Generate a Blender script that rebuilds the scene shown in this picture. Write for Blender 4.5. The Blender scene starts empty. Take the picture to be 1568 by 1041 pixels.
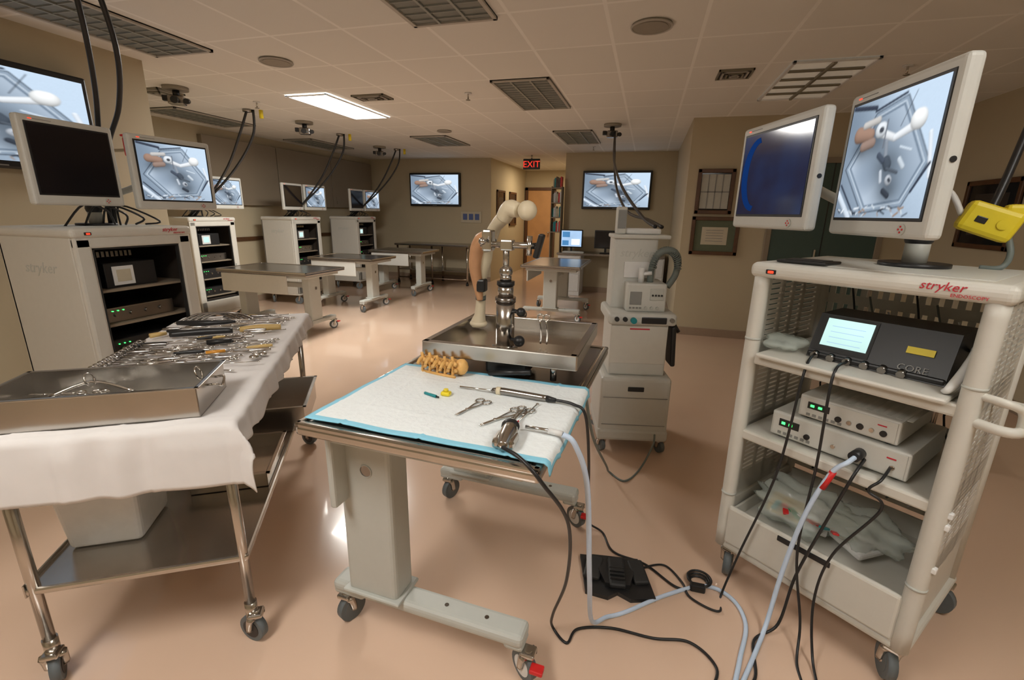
import bpy, bmesh, math, random
import numpy as np
from math import sin,cos,pi,radians,atan2,hypot
from mathutils import Matrix, Vector, Euler
random.seed(7)
sc=bpy.context.scene
# ------------------------------------------------------------------ materials
def mat(name,col,rough=.5,metal=0,var=.06,scale=30,bump=0,emit=0,ecol=None,alpha=1,trans=0,coat=0):
    m=bpy.data.materials.new(name);m.use_nodes=True;nt=m.node_tree;b=nt.nodes["Principled BSDF"]
    b.inputs["Roughness"].default_value=rough;b.inputs["Metallic"].default_value=metal
    tc=nt.nodes.new("ShaderNodeTexCoord");n=nt.nodes.new("ShaderNodeTexNoise");n.inputs["Scale"].default_value=scale
    nt.links.new(tc.outputs["Object"],n.inputs["Vector"])
    r=nt.nodes.new("ShaderNodeMapRange");r.inputs[3].default_value=1-var;r.inputs[4].default_value=1+var
    nt.links.new(n.outputs["Fac"],r.inputs[0])
    mx=nt.nodes.new("ShaderNodeVectorMath");mx.operation='SCALE';mx.inputs[0].default_value=col
    nt.links.new(r.outputs[0],mx.inputs["Scale"]);nt.links.new(mx.outputs[0],b.inputs["Base Color"])
    if bump:
        bp=nt.nodes.new("ShaderNodeBump");bp.inputs["Strength"].default_value=bump;bp.inputs["Distance"].default_value=.01
        nt.links.new(n.outputs["Fac"],bp.inputs["Height"]);nt.links.new(bp.outputs[0],b.inputs["Normal"])
    if emit:
        b.inputs["Emission Color"].default_value=(*(ecol or col),1);b.inputs["Emission Strength"].default_value=emit
    if alpha<1: b.inputs["Alpha"].default_value=alpha
    if coat: b.inputs["Coat Weight"].default_value=coat
    return m
WHITE=mat("cart_enamel",(.64,.62,.56),.38,var=.03)
WHITE2=mat("monitor_plastic",(.60,.60,.56),.45,var=.03)
GREYP=mat("table_enamel",(.52,.53,.49),.42,var=.03)
STEEL=mat("stainless_steel",(.54,.51,.47),.22,1,var=.12,scale=8)
STEELD=mat("brushed_dark_steel",(.33,.31,.29),.24,1,var=.15,scale=6)
CHROME=mat("instrument_chrome",(.64,.62,.59),.17,1,var=.05)
BLACK=mat("black_plastic",(.015,.015,.016),.4)
RUB=mat("black_rubber",(.02,.02,.02),.6)
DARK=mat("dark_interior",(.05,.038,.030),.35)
GLASS=mat("dark_screen_glass",(.012,.010,.012),.12)
TYRE=mat("grey_tyre",(.13,.15,.16),.5)
CLOTH=mat("white_drape",(.70,.67,.655),.85,var=.05,scale=14,bump=.25)
PAD=mat("white_underpad",(.84,.89,.90),.8,var=.04,scale=60,bump=.3)
BLUE=mat("light_blue_border",(.26,.62,.80),.7)
BONE=mat("bone_plastic",(.78,.68,.49),.45,var=.08,scale=12)
SPINE=mat("spine_orange_tan",(.76,.44,.14),.45,var=.2,scale=40,bump=.3)
SKIN=mat("orange_skin_sleeve",(.66,.35,.18),.5,var=.12)
YEL=mat("yellow_plastic",(.85,.68,.03),.45)
RED=mat("red_plastic",(.65,.02,.02),.4)
GREEN=mat("green_plastic",(.02,.28,.12),.4)
TEAL=mat("teal_plastic",(.01,.25,.28),.4)
WOOD=mat("dark_wood_frame",(.10,.045,.02),.35,var=.3,scale=12)
PAPER=mat("certificate_paper",(.55,.50,.38),.7)
MATB=mat("green_matting",(.12,.14,.09),.8)
TAN=mat("instrument_tan_handle",(.60,.42,.16),.5)
CABW=mat("pale_blue_cable",(.58,.70,.88),.4)
GREYH=mat("grey_corrugated_hose",(.16,.19,.18),.5)
CLEAR=mat("clear_plastic_bag",(.80,.88,.82),.12,alpha=.38,bump=1.0,scale=14)
LEDG=mat("green_led",(.05,.8,.15),.4,emit=3,ecol=(.05,1,.15))
LEDR=mat("red_led",(.9,.05,.02),.4,emit=1.5,ecol=(1,.05,.02))
LABEL=mat("red_label",(.55,.02,.04),.5)
GLABEL=mat("grey_label",(.25,.25,.24),.5)
WPOLY=mat("white_polymer_tub",(.76,.76,.75),.4)
def emis(name,col,s=1.0):
    m=bpy.data.materials.new(name);m.use_nodes=True;nt=m.node_tree;nt.nodes.clear()
    e=nt.nodes.new("ShaderNodeEmission");o=nt.nodes.new("ShaderNodeOutputMaterial")
    tc=nt.nodes.new("ShaderNodeTexCoord");n=nt.nodes.new("ShaderNodeTexNoise");n.inputs["Scale"].default_value=5
    r=nt.nodes.new("ShaderNodeMapRange");r.inputs[3].default_value=.8*s;r.inputs[4].default_value=1.2*s
    nt.links.new(tc.outputs["Object"],n.inputs["Vector"]);nt.links.new(n.outputs["Fac"],r.inputs[0]);nt.links.new(r.outputs[0],e.inputs[1])
    e.inputs[0].default_value=(*col,1);nt.links.new(e.outputs[0],o.inputs[0]);return m
S_BG=emis("screen_pale_blue",(.45,.65,.92),1.0)
S_MID=emis("screen_blue_grey",(.08,.25,.5),1.0)
S_WH=emis("screen_white",(.9,.97,1),1.1)
S_CY=emis("console_screen_cyan",(.62,.9,.85),1.1)
LIGHTON=emis("lit_diffuser",(1,.98,.92),12)
EXIT=emis("exit_red",(1,.05,.03),1.2)
VID=bpy.data.materials.new("video_feed");VID.use_nodes=True;_n=VID.node_tree;_n.nodes.clear()
_e=_n.nodes.new("ShaderNodeEmission");_o=_n.nodes.new("ShaderNodeOutputMaterial");_a=_n.nodes.new("ShaderNodeAttribute");_a.attribute_name="Col"
_n.links.new(_a.outputs["Color"],_e.inputs[0]);_n.links.new(_e.outputs[0],_o.inputs[0]);_e.inputs[1].default_value=1.05
# ------------------------------------------------------------------ builder
class B:
    def __init__(s,name,loc=(0,0,0),rz=0):
        s.name=name;s.bm=bmesh.new();s.mats=[];s.loc=loc;s.rz=rz;s.vids=[]
    def mi(s,m):
        if m not in s.mats:s.mats.append(m)
        return s.mats.index(m)
    def add(s,tb,m,smooth=False,M=None):
        i=s.mi(m)
        for f in tb.faces:
            f.material_index=i
            if smooth: f.smooth=True
        if M is not None: bmesh.ops.transform(tb,matrix=M,verts=tb.verts)
        me=bpy.data.meshes.new("tmp");tb.to_mesh(me);tb.free();s.bm.from_mesh(me);bpy.data.meshes.remove(me)
    def box(s,x0,x1,y0,y1,z0,z1,m,bev=.004,rot=None,seg=2):
        tb=bmesh.new();c=Vector(((x0+x1)/2,(y0+y1)/2,(z0+z1)/2));d=(abs(x1-x0),abs(y1-y0),abs(z1-z0))
        bmesh.ops.create_cube(tb,size=1,matrix=Matrix.Diagonal((*d,1)))
        bv=min(bev,min(d)*.45)
        if bv>.0008: bmesh.ops.bevel(tb,geom=tb.edges[:],offset=bv,segments=seg,affect='EDGES',profile=.5)
        M=Matrix.Translation(c)
        if rot: M=M@Euler(rot).to_matrix().to_4x4()
        s.add(tb,m,False,M)
    def cyl(s,p,q,r,m,r2=None,seg=16,cap=True):
        p=Vector(p);q=Vector(q);d=q-p
        tb=bmesh.new();bmesh.ops.create_cone(tb,cap_ends=cap,segments=seg,radius1=r,radius2=r if r2 is None else r2,depth=d.length)
        for f in tb.faces:
            if len(f.verts)==4: f.smooth=True
        s.add(tb,m,False,Matrix.Translation((p+q)/2)@d.to_track_quat('Z','Y').to_matrix().to_4x4())
    def sph(s,c,r,m,sc3=(1,1,1),u=16,rot=None):
        tb=bmesh.new();bmesh.ops.create_uvsphere(tb,u_segments=u,v_segments=max(6,u//2),radius=r)
        M=Matrix.Translation(c)
        if rot: M=M@Euler(rot).to_matrix().to_4x4()
        s.add(tb,m,True,M@Matrix.Diagonal((*sc3,1)))
    def tube(s,pts,r,m,seg=8,sub=6,closed=False,smooth=True):
        P=[Vector(p) for p in pts];R=r if isinstance(r,(list,tuple)) else [r]*len(P)
        Q=[];RR=[]
        n=len(P)
        if sub>1 and n>2:
            rng=n if closed else n-1
            for i in range(rng):
                if closed:a,b,c,d=P[(i-1)%n],P[i],P[(i+1)%n],P[(i+2)%n];ra,rb=R[i],R[(i+1)%n]
                else:a,b,c,d=P[max(i-1,0)],P[i],P[i+1],P[min(i+2,n-1)];ra,rb=R[i],R[i+1]
                for k in range(sub):
                    t=k/sub
                    Q.append(.5*((2*b)+(c-a)*t+(2*a-5*b+4*c-d)*t*t+(3*b-a-3*c+d)*t**3));RR.append(ra+(rb-ra)*t)
            if not closed:Q.append(P[-1]);RR.append(R[-1])
        else:Q=P;RR=R
        tb=bmesh.new();N=len(Q);rings=[];nrm=None
        for i in range(N):
            if closed:t=(Q[(i+1)%N]-Q[i-1])
            else:t=(Q[min(i+1,N-1)]-Q[max(i-1,0)])
            if t.length<1e-9:t=Vector((0,0,1))
            t.normalize()
            if nrm is None:
                nrm=t.orthogonal().normalized()
            else:
                nrm=nrm-t*nrm.dot(t)
                if nrm.length<1e-6:nrm=t.orthogonal()
                nrm.normalize()
            bi=t.cross(nrm)
            rings.append([tb.verts.new(Q[i]+(nrm*cos(2*pi*k/seg)+bi*sin(2*pi*k/seg))*RR[i]) for k in range(seg)])
        for i in range(N if closed else N-1):
            a=rings[i];b=rings[(i+1)%N]
            for k in range(seg):tb.faces.new((a[k],a[(k+1)%seg],b[(k+1)%seg],b[k]))
        if not closed:
            tb.faces.new(rings[0][::-1]);tb.faces.new(rings[-1])
        s.add(tb,m,smooth)
    def ring(s,c,R,r,m,nrm=(0,0,1),seg=14,sx=1):
        M=Matrix.Translation(c)@Vector(nrm).to_track_quat('Z','Y').to_matrix().to_4x4()
        s.tube([M@Vector((R*sx*cos(2*pi*k/seg),R*sin(2*pi*k/seg),0)) for k in range(seg)],r,m,seg=6,sub=1,closed=True)
    def poly(s,pts,m,th=None):
        tb=bmesh.new();vs=[tb.verts.new(p) for p in pts];f=tb.faces.new(vs)
        if th:
            g=bmesh.ops.extrude_face_region(tb,geom=[f])
            bmesh.ops.translate(tb,vec=th,verts=[v for v in g['geom'] if isinstance(v,bmesh.types.BMVert)])
            bmesh.ops.recalc_face_normals(tb,faces=tb.faces[:])
        s.add(tb,m)
    def text(s,t,size,M,m,shear=0):
        cu=bpy.data.curves.new("t","FONT");cu.body=t;cu.size=size;cu.extrude=.0008;cu.shear=shear;cu.resolution_u=2;cu.align_x='CENTER'
        o=bpy.data.objects.new("t",cu);me=bpy.data.meshes.new_from_object(o)
        tb=bmesh.new();tb.from_mesh(me);s.add(tb,m,False,M);bpy.data.objects.remove(o);bpy.data.meshes.remove(me)
    def ftext(s,t,size,x,y,z,m,shear=0):
        s.text(t,size,Matrix.Translation((x,y,z))@Euler((pi/2,0,0)).to_matrix().to_4x4(),m,shear)
    def caster(s,x,y,r=.05,top=None,a=0,brake=None,hub=None):
        top=top or r*2+.03;dx,dy=cos(a),sin(a);w=.014
        px,py=-dy,dx
        c=Vector((x,y,r));ax=Vector((px,py,0))
        s.cyl(c-ax*w,c+ax*w,r,TYRE,seg=24);s.cyl(c-ax*(w+.002),c+ax*(w+.002),r*.68,hub or WPOLY,seg=18);s.cyl(c-ax*(w+.006),c+ax*(w+.006),r*.2,STEEL,seg=10)
        ox=Vector((dx,dy,0))*r*.35
        for sg in (-1,1):
            e=c+ax*(w+.006)*sg
            s.tube([e,e+ox*.4+Vector((0,0,r*.7)),e+ox+Vector((0,0,r*1.15))],[.012,.014,.016],STEEL,seg=6,sub=3)
        s.box(x+ox.x-.024,x+ox.x+.024,y+ox.y-.024,y+ox.y+.024,r*2.1,r*2.1+.016,STEEL,.005)
        s.cyl((x+ox.x,y+ox.y,r*2.1),(x+ox.x,y+ox.y,top),.014,STEEL)
        if brake:
            bx=Vector((dx,dy,0))*(r*1.2)
            s.box(x+bx.x-.022,x+bx.x+.022,y+bx.y-.018,y+bx.y+.018,r*1.5,r*1.5+.014,brake,.004)
            s.box(x+bx.x*.3-.022,x+bx.x*.3+.022,y+bx.y*.3-.02,y+bx.y*.3+.02,r*2.0,r*2.0+.014,GREEN if brake==RED else brake,.004)
    def done(s):
        me=bpy.data.meshes.new(s.name)
        s.bm.to_mesh(me);s.bm.free()
        for m in s.mats:me.materials.append(m)
        o=bpy.data.objects.new(s.name,me);o.location=s.loc;o.rotation_euler=(0,0,s.rz);sc.collection.objects.link(o)
        for v in s.vids: v.parent=o
        return o
def frame(loc,rz):
    M=Matrix.Translation(loc)@Matrix.Rotation(rz,4,'Z')
    return lambda x,y,z:tuple(M@Vector((x,y,z)))
# ------------------------------------------------------------------ room
CZ=2.62
WALL=mat("tan_wall_paint",(.51,.44,.305),.75,var=.03,scale=3)
WALLB=mat("brown_wall_panel",(.27,.22,.16),.7,var=.05,scale=3)
BASEM=mat("vinyl_cove_base",(.33,.24,.17),.5)
fm=mat("vinyl_floor",(.73,.52,.385),.2,var=.03,scale=2.5)
nt=fm.node_tree;b=nt.nodes["Principled BSDF"];b.inputs["Coat Weight"].default_value=.8;b.inputs["Coat Roughness"].default_value=.05
n2=nt.nodes.new("ShaderNodeTexNoise");n2.inputs["Scale"].default_value=3.0;n2.inputs["Detail"].default_value=4
r2=nt.nodes.new("ShaderNodeMapRange");r2.inputs[3].default_value=.12;r2.inputs[4].default_value=.30
nt.links.new(n2.outputs["Fac"],r2.inputs[0]);nt.links.new(r2.outputs[0],b.inputs["Roughness"])
o=B("floor");o.box(-6.4,3.2,-2.7,13.2,-.1,0,fm,0);o.done()
cm=bpy.data.materials.new("acoustic_ceiling_tiles");cm.use_nodes=True;nt=cm.node_tree;b=nt.nodes["Principled BSDF"];b.inputs["Roughness"].default_value=.85
tc=nt.nodes.new("ShaderNodeTexCoord");mp=nt.nodes.new("ShaderNodeMapping");mp.inputs["Location"].default_value=(1.44+11.1,-4.3+13.2,0)
br=nt.nodes.new("ShaderNodeTexBrick");br.offset=0;br.squash=1
br.inputs["Scale"].default_value=1;br.inputs["Brick Width"].default_value=.555;br.inputs["Row Height"].default_value=.66;br.inputs["Mortar Size"].default_value=.012
br.inputs["Mortar Smooth"].default_value=.1;br.inputs["Color1"].default_value=(.78,.755,.70,1);br.inputs["Color2"].default_value=(.74,.72,.665,1);br.inputs["Mortar"].default_value=(.88,.86,.81,1)
nz=nt.nodes.new("ShaderNodeTexNoise");nz.inputs["Scale"].default_value=90
bp=nt.nodes.new("ShaderNodeBump");bp.inputs["Strength"].default_value=.2;bp.inputs["Distance"].default_value=.01
nt.links.new(tc.outputs["Object"],mp.inputs[0]);nt.links.new(mp.outputs[0],br.inputs["Vector"]);nt.links.new(br.outputs["Color"],b.inputs["Base Color"])
ad=nt.nodes.new("ShaderNodeMath");ad.operation='MULTIPLY_ADD';ad.inputs[1].default_value=-1.5
nt.links.new(br.outputs["Fac"],ad.inputs[0]);nt.links.new(nz.outputs["Fac"],ad.inputs[2]);nt.links.new(ad.outputs[0],bp.inputs["Height"]);nt.links.new(bp.outputs[0],b.inputs["Normal"])
o=B("ceiling");o.box(-6.4,3.2,-2.7,13.2,CZ,CZ+.1,cm,0);o.done()
def wall(n,x0,x1,y0,y1,m=WALL,z0=0,z1=CZ):
    o=B("wall_"+n);o.box(x0,x1,y0,y1,z0,z1,m,0);o.done()
wall("left",-6.35,-6.2,3.2,10.0)
wall("left_near",-4.1,-3.98,-2.5,3.1)
wall("left_return",-6.35,-3.98,3.1,3.2)
wall("back_left",-6.35,-3.3,10.0,10.15)
wall("hall_left",-3.42,-3.3,10.15,13)
wall("hall_end",-3.42,-1.5,13.01,13.15)
wall("hall_right",-1.6,-1.5,9.55,13)
wall("back_center",-1.6,.55,9.4,9.55)
wall("jut_side",.42,.55,6.5,9.4)
wall("jut",.42,3.1,6.35,6.5)
wall("right",3.0,3.15,-2.5,6.35)
wall("front",-4.1,3.15,-2.62,-2.5)
def base(n,x0,x1,y0,y1):
    o=B("baseboard_"+n);o.box(x0,x1,y0,y1,0.0,.10,BASEM,.003);o.done()
base("left",-6.2,-6.185,3.2,10);base("back_left",-6.18,-3.3,9.985,10);base("back_center",-1.6,.42,9.385,9.4)
base("jut",.42,1.35,6.335,6.35);base("jut_right",2.57,3.0,6.335,6.35);base("right",2.985,3.0,-2.5,6.33);base("left_near",-3.98,-3.965,-2.5,3.1);base("jut_side",.405,.42,6.35,9.38)
o=B("wall_cabinet");
for k,(a,c) in enumerate(((5.6,7.0),(7.02,8.45),(8.47,9.9))): o.box(-6.2,-6.12,a,c,1.55,2.5,WALLB,.006);o.cyl((-6.115,a+.1,1.62),(-6.115,a+.1,1.75),.006,STEEL)
o.done()
o=B("trim_left");o.box(-6.2,-6.17,3.25,9.98,1.0,1.06,WOOD,.005);o.done()
DO=mat("warm_door_wood",(.50,.27,.11),.4,var=.15,scale=5)
o=B("door_1",(-.27,0,0));o.box(-2.93,-2.25,12.93,13.0,0,2.1,DO,.01);o.box(-3.01,-2.93,12.92,13,0,2.18,WOOD,.006);o.box(-2.25,-2.17,12.92,13,0,2.18,WOOD,.006);o.box(-3.01,-2.17,12.92,13,2.1,2.18,WOOD,.006)
o.cyl((-2.33,12.93,1),(-2.33,12.87,1),.02,STEEL);o.sph((-2.33,12.86,1),.03,STEEL);o.done()
TG=mat("teal_door",(.05,.09,.08),.35)
o=B("teal_double_door")
o.box(1.42,2.5,6.3,6.348,0,2.1,TG,.006)
for x in (1.36,2.5): o.box(x,x+.06,6.29,6.348,0,2.16,WALLB,.006)
o.box(1.36,2.56,6.29,6.348,2.1,2.16,WALLB,.006);o.box(1.955,1.965,6.295,6.3,0,2.1,BLACK,0);o.box(1.88,1.9,6.24,6.3,.95,1.15,STEEL,.004);o.done()
PLANP=mat("plan_print",(.45,.45,.40),.4);DPR=mat("dark_print",(.05,.04,.035),.3)
def framed(name,loc,rz,w,h,kind):
    o=B(name,loc,rz);t=.045
    o.box(-w/2,w/2,-.012,0,0,h,MATB if kind=="cert" else GLASS,.002)
    for a in ((-w/2,-w/2+t,0,h),(w/2-t,w/2,0,h),(-w/2,w/2,0,t),(-w/2,w/2,h-t,h)): o.box(a[0],a[1],-.03,0,a[2],a[3],WOOD,.006)
    if kind=="cert":
        o.box(-w*.27,w*.27,-.015,-.012,h*.27,h*.73,PAPER,.001)
        for k in range(5): o.box(-w*.18,w*.18,-.0165,-.015,h*(.36+.07*k),h*(.36+.07*k)+.006,GLABEL,0)
    if kind=="plan":
        o.box(-w*.38,w*.38,-.015,-.012,h*.12,h*.88,PLANP,.001)
        for k in range(1,4): o.box(-w*.38+w*.19*k-.006,-w*.38+w*.19*k+.006,-.017,-.015,h*.12,h*.88,GLABEL,0)
        o.box(-w*.38,w*.38,-.017,-.015,h*.48,h*.51,GLABEL,0)
    if kind=="dark":
        o.box(-w*.3,w*.3,-.015,-.012,h*.2,h*.8,DPR,.001)
    return o.done()
framed("framed_print",(.745,6.348,1.53),0,.42,.52,"plan")
framed("framed_certificate",(.80,6.348,1.04),0,.55,.46,"cert")
framed("framed_picture",(2.998,5.45,1.25),-pi/2,.75,.62,"dark")
framed("framed_picture",(-3.298,10.7,1.2),pi/2,.6,.8,"dark")
framed("framed_picture",(-3.298,11.7,1.2),pi/2,.6,.8,"dark")
# ------------------------------------------------------------------ ceiling fixtures
LENS=mat("louver_grey",(.20,.21,.19),.5);LENS2=mat("louver_blade",(.30,.31,.28),.4);LENSW=mat("louver_reflector",(.95,.94,.86),.35,emit=.06,ecol=(1,.93,.78));LENSB=mat("louver_baffle",(.20,.18,.13),.4)
FRG=mat("grey_light_frame",(.45,.42,.37),.5)
def panel(x0,x1,y0,y1,kind="off"):
    cx,cy=(x0+x1)/2,(y0+y1)/2;w=(x1-x0)/2;h=(y1-y0)/2
    o=B("ceiling_light",(cx,cy,CZ));t=.025
    m={"off":LENS,"on":LIGHTON,"warm":LENSW}[kind]
    o.box(-w,w,-h,h,-.008,.0,m,0)
    fr=WPOLY if kind!="off" else FRG
    for a in ((-w,-w+t,-h,h),(w-t,w,-h,h),(-w,w,-h,-h+t),(-w,w,h-t,h)): o.box(*a,-.02,0,fr,.002)
    if kind=="off":
        for k in (1,2): xx=-w+2*w*k/3;o.box(xx-.008,xx+.008,-h+t,h-t,-.018,-.008,LENS2,0)
        for k in range(1,14): yy=-h+2*h*k/14;o.box(-w+t,w-t,yy-.003,yy+.003,-.016,-.008,LENS2,0)
    if kind=="warm":
        o.box(-.012,.012,-h+t,h-t,-.03,-.008,LENSB,.004)
        for k in range(1,5):
            yy=-h+2*h*k/5;o.box(-w+t,w-t,yy-.022,yy+.022,-.022,-.008,LENSB,.006)
    return o.done()
panel(-3.66,-3.17,4.40,5.62,"on")
panel(-1.50,-.96,1.80,3.02);panel(-1.44,-.91,4.31,5.50);panel(-1.39,-.84,6.94,8.18)
panel(.93,1.50,4.27,5.5,"warm")
panel(-3.72,-3.18,1.90,3.12);panel(-3.65,-3.05,7.05,8.1);panel(-5.95,-5.4,7.0,8.2);panel(-5.9,-5.35,4.6,5.8)
panel(-1.6,-1.05,-.9,.3,"on");panel(.95,1.5,-.3,.9,"on");panel(-3.0,-2.45,-.8,.4)
def area(n,loc,sx,sy,P,col=(1,.95,.87),rot=(0,0,0)):
    l=bpy.data.lights.new(n,'AREA');l.shape='RECTANGLE';l.size=sx;l.size_y=sy;l.energy=P;l.color=col
    o=bpy.data.objects.new(n,l);o.location=loc;o.rotation_euler=rot;sc.collection.objects.link(o)
area("lit_troffer_lamp",(-3.41,5.0,CZ-.03),.45,1.15,80,(1,.97,.91))
area("rear_troffer_lamp",(-1.32,-.3,CZ-.03),.5,1.15,26,(1,.96,.90))
area("rear_troffer_lamp.001",(1.22,.3,CZ-.03),.5,1.15,7,(1,.96,.90))
area("hall_lamp",(-2.4,11.6,CZ-.03),.5,.5,24,(1,.80,.55))
SPK=mat("speaker_grille",(.30,.27,.22),.7)
def disc(n,x,y,r=.09,m=None):
    o=B(n,(x,y,CZ));o.cyl((0,0,-.012),(0,0,0),r,m or WALLB,seg=28);o.ring((0,0,-.012),r,.006,FRG,seg=28);o.cyl((0,0,-.016),(0,0,-.01),r*.8,m or LENS,seg=24);o.done()
disc("ceiling_speaker",-2.91,3.44,.12,SPK);disc("ceiling_speaker",-.08,3.35,.12,SPK);disc("ceiling_speaker",-2.91,6.68,.1,SPK)
def vent(x,y,w=.3,h=.3):
    o=B("ceiling_air_vent",(x,y,CZ))
    for k in range(4):
        a=w/2*(1-k*.24);b2=h/2*(1-k*.24);z=-.006-.004*k;t=.014
        for q in ((-a,-a+t,-b2,b2),(a-t,a,-b2,b2),(-a,a,-b2,-b2+t),(-a,a,b2-t,b2)): o.box(*q,z-.01,0,FRG if k%2 else LENSB,.001)
    o.box(-w/2+.01,w/2-.01,-h/2+.01,h/2-.01,-.004,0,RUB,0)
    o.done()
vent(.57,4.53,.26,.26);vent(-4.83,4.02);vent(-2.81,4.65,.36,.22)
def sprink(x,y):
    o=B("fire_sprinkler",(x,y,CZ));o.cyl((0,0,-.008),(0,0,0),.035,WPOLY);o.cyl((0,0,-.06),(0,0,0),.008,STEEL);o.cyl((0,0,-.065),(0,0,-.06),.022,STEEL);o.done()
sprink(-1.79,4.70);sprink(1.78,4.58);sprink(-1.0,8.6);sprink(-4.2,4.6)
def pod(x,y,a=0):
    o=B("ceiling_camera",(x,y,CZ),a);o.cyl((0,0,-.03),(0,0,0),.11,SPK,seg=24);o.cyl((0,0,-.09),(0,0,-.03),.03,BLACK)
    o.box(-.07,.07,-.05,.05,-.16,-.08,STEELD,.012);o.cyl((0,-.05,-.12),(0,-.1,-.13),.032,BLACK);o.cyl((.09,0,-.12),(.09,-.06,-.13),.025,BLACK);o.box(-.12,-.07,-.02,.03,-.13,-.08,BLACK,.006);o.done()
pod(-4.50,3.91,.6);pod(-4.48,5.70,.5);pod(-4.77,8.04,.3);pod(-.54,6.59,.2)
o=B("exit_sign",(-2.33,9.62,2.44-.09));o.box(-.17,.17,0,.04,0,.2,BLACK,.008);o.ftext("EXIT",.17,0,-.002,.04,EXIT);o.cyl((0,.02,.2),(0,.02,.27),.015,STEEL);o.done()
# ------------------------------------------------------------------ video feed shown on all displays
def make_feed(nx,ny):
    u,v=np.meshgrid((np.arange(nx)+.5)/nx,(np.arange(ny)+.5)/ny)
    A=lambda c:np.array(c)[None,None,:]
    g=np.clip(.18+.5*u+.30*v+.35*np.exp(-((u-.82)**2+(v-.75)**2)*6)-.25*np.exp(-((u-.1)**2+(v-.9)**2)*9),0,1)[...,None]
    im=A((.10,.14,.20))*(1-g)+A((.60,.74,.90))*g
    rn=np.random.RandomState(3)
    im*=1+.05*(rn.rand(ny,nx,1)-.5)
    def polysd(P):
        d=np.full(u.shape,-9.0);n=len(P)
        for i in range(n):
            a=P[i];b=P[(i+1)%n];ex,ey=b[0]-a[0],b[1]-a[1];L=hypot(ex,ey)
            d=np.maximum(d,((u-a[0])*ey-(v-a[1])*ex)/L)
        return d
    def mix(mask,c):
        nonlocal im;m=np.clip(mask,0,1)[...,None];im=im*(1-m)+A(c)*m
    tray=[(.04,.44),(.36,.04),(.80,.09),(.97,.42),(.64,.95),(.32,.88)]
    sd=polysd(tray)
    mix((-(sd))/.008,(.30,.38,.48));mix(1-np.abs(sd)/.009,(.02,.03,.05));mix(1-np.abs(sd+.035)/.007,(.70,.80,.90));mix(1-np.abs(sd+.055)/.007,(.10,.14,.20))
    inner=np.clip((-(sd+.06))/.01,0,1)
    mix(inner*(.45+.4*np.sin(u*5+v*4)),(.58,.68,.80))
    mix(inner*np.clip(.5-((u-.3)**2+(v-.35)**2)*14,0,1),(.20,.27,.37))
    def cap(ax,ay,bx,by,r,c,r2=None):
        nonlocal im
        dx,dy=bx-ax,by-ay;L2=dx*dx+dy*dy+1e-9
        t=np.clip(((u-ax)*dx+(v-ay)*dy)/L2,0,1);px,py=u-ax-dx*t,v-ay-dy*t;d=np.sqrt(px*px+(py*.85)**2);R=r+((r2 or r)-r)*t
        m=np.clip((R-d)/.006,0,1)[...,None]
        sh=.40+.55*np.sqrt(np.clip(1-(d/R)**2,0,1))+.3*np.clip(py/R,-1,1);sh=sh[...,None]
        im=im*(1-m)+A(c)*sh*m
    def shadow(ax,ay,r): 
        nonlocal im;im*=(1-.6*np.exp(-(((u-ax)**2+(v-ay)**2)/r**2)))[...,None]
    shadow(.55,.42,.16);shadow(.35,.66,.15);shadow(.62,.22,.12);shadow(.2,.6,.1)
    cap(.14,.73,.29,.71,.065,(.38,.24,.18),.05);cap(.22,.62,.33,.64,.04,(.34,.24,.20));cap(.20,.80,.36,.82,.03,(.60,.58,.56))
    cap(.40,.71,.58,.64,.035,(.82,.85,.88),.028);cap(.58,.64,.76,.70,.028,(.85,.89,.93),.036);cap(.78,.74,.80,.74,.07,(.98,1.0,1.0));cap(.40,.73,.42,.73,.058,(.80,.85,.90));cap(.41,.73,.42,.73,.024,(.08,.09,.11))
    cap(.50,.62,.53,.46,.022,(.30,.34,.40));cap(.54,.46,.56,.43,.045,(.08,.10,.13));cap(.56,.40,.68,.36,.015,(.10,.12,.15));cap(.60,.31,.61,.30,.036,(.50,.54,.60));cap(.61,.31,.62,.30,.016,(.06,.07,.09));cap(.57,.22,.63,.18,.025,(.05,.06,.08));cap(.50,.38,.52,.30,.018,(.6,.66,.74))
    cap(.62,.72,.72,.96,.006,(.05,.06,.08));cap(.66,.56,.78,.52,.010,(.7,.8,.9));cap(.44,.52,.50,.47,.026,(.08,.10,.14));cap(.68,.46,.73,.40,.022,(.62,.70,.78));cap(.47,.58,.47,.80,.010,(.18,.2,.24))
    cap(.93,.62,1.0,.30,.02,(.85,.92,1.0));cap(.86,.20,.98,.40,.013,(.04,.05,.08));cap(.02,.30,.26,.03,.012,(.04,.05,.08));cap(.0,.22,.2,.0,.03,(.7,.8,.92))
    for i in range(34):
        x=.06+.88*rn.rand();y=.01+.08*rn.rand();a=rn.rand()*3;l=.03+.05*rn.rand();c=[(.05,.06,.08),(.85,.92,1.0),(.38,.26,.18),(.7,.78,.85)][rn.randint(4)]
        cap(x,y,x+l*cos(a),y+l*sin(a)*.5,.006+.005*rn.rand(),c)
    cap(.02,.98,.30,.93,.02,(.05,.06,.09));cap(.30,.90,.62,.97,.012,(.04,.05,.08))
    return np.clip(im,0,1.0)
FX,FY=160,124
FEED=make_feed(FX,FY)
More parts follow.
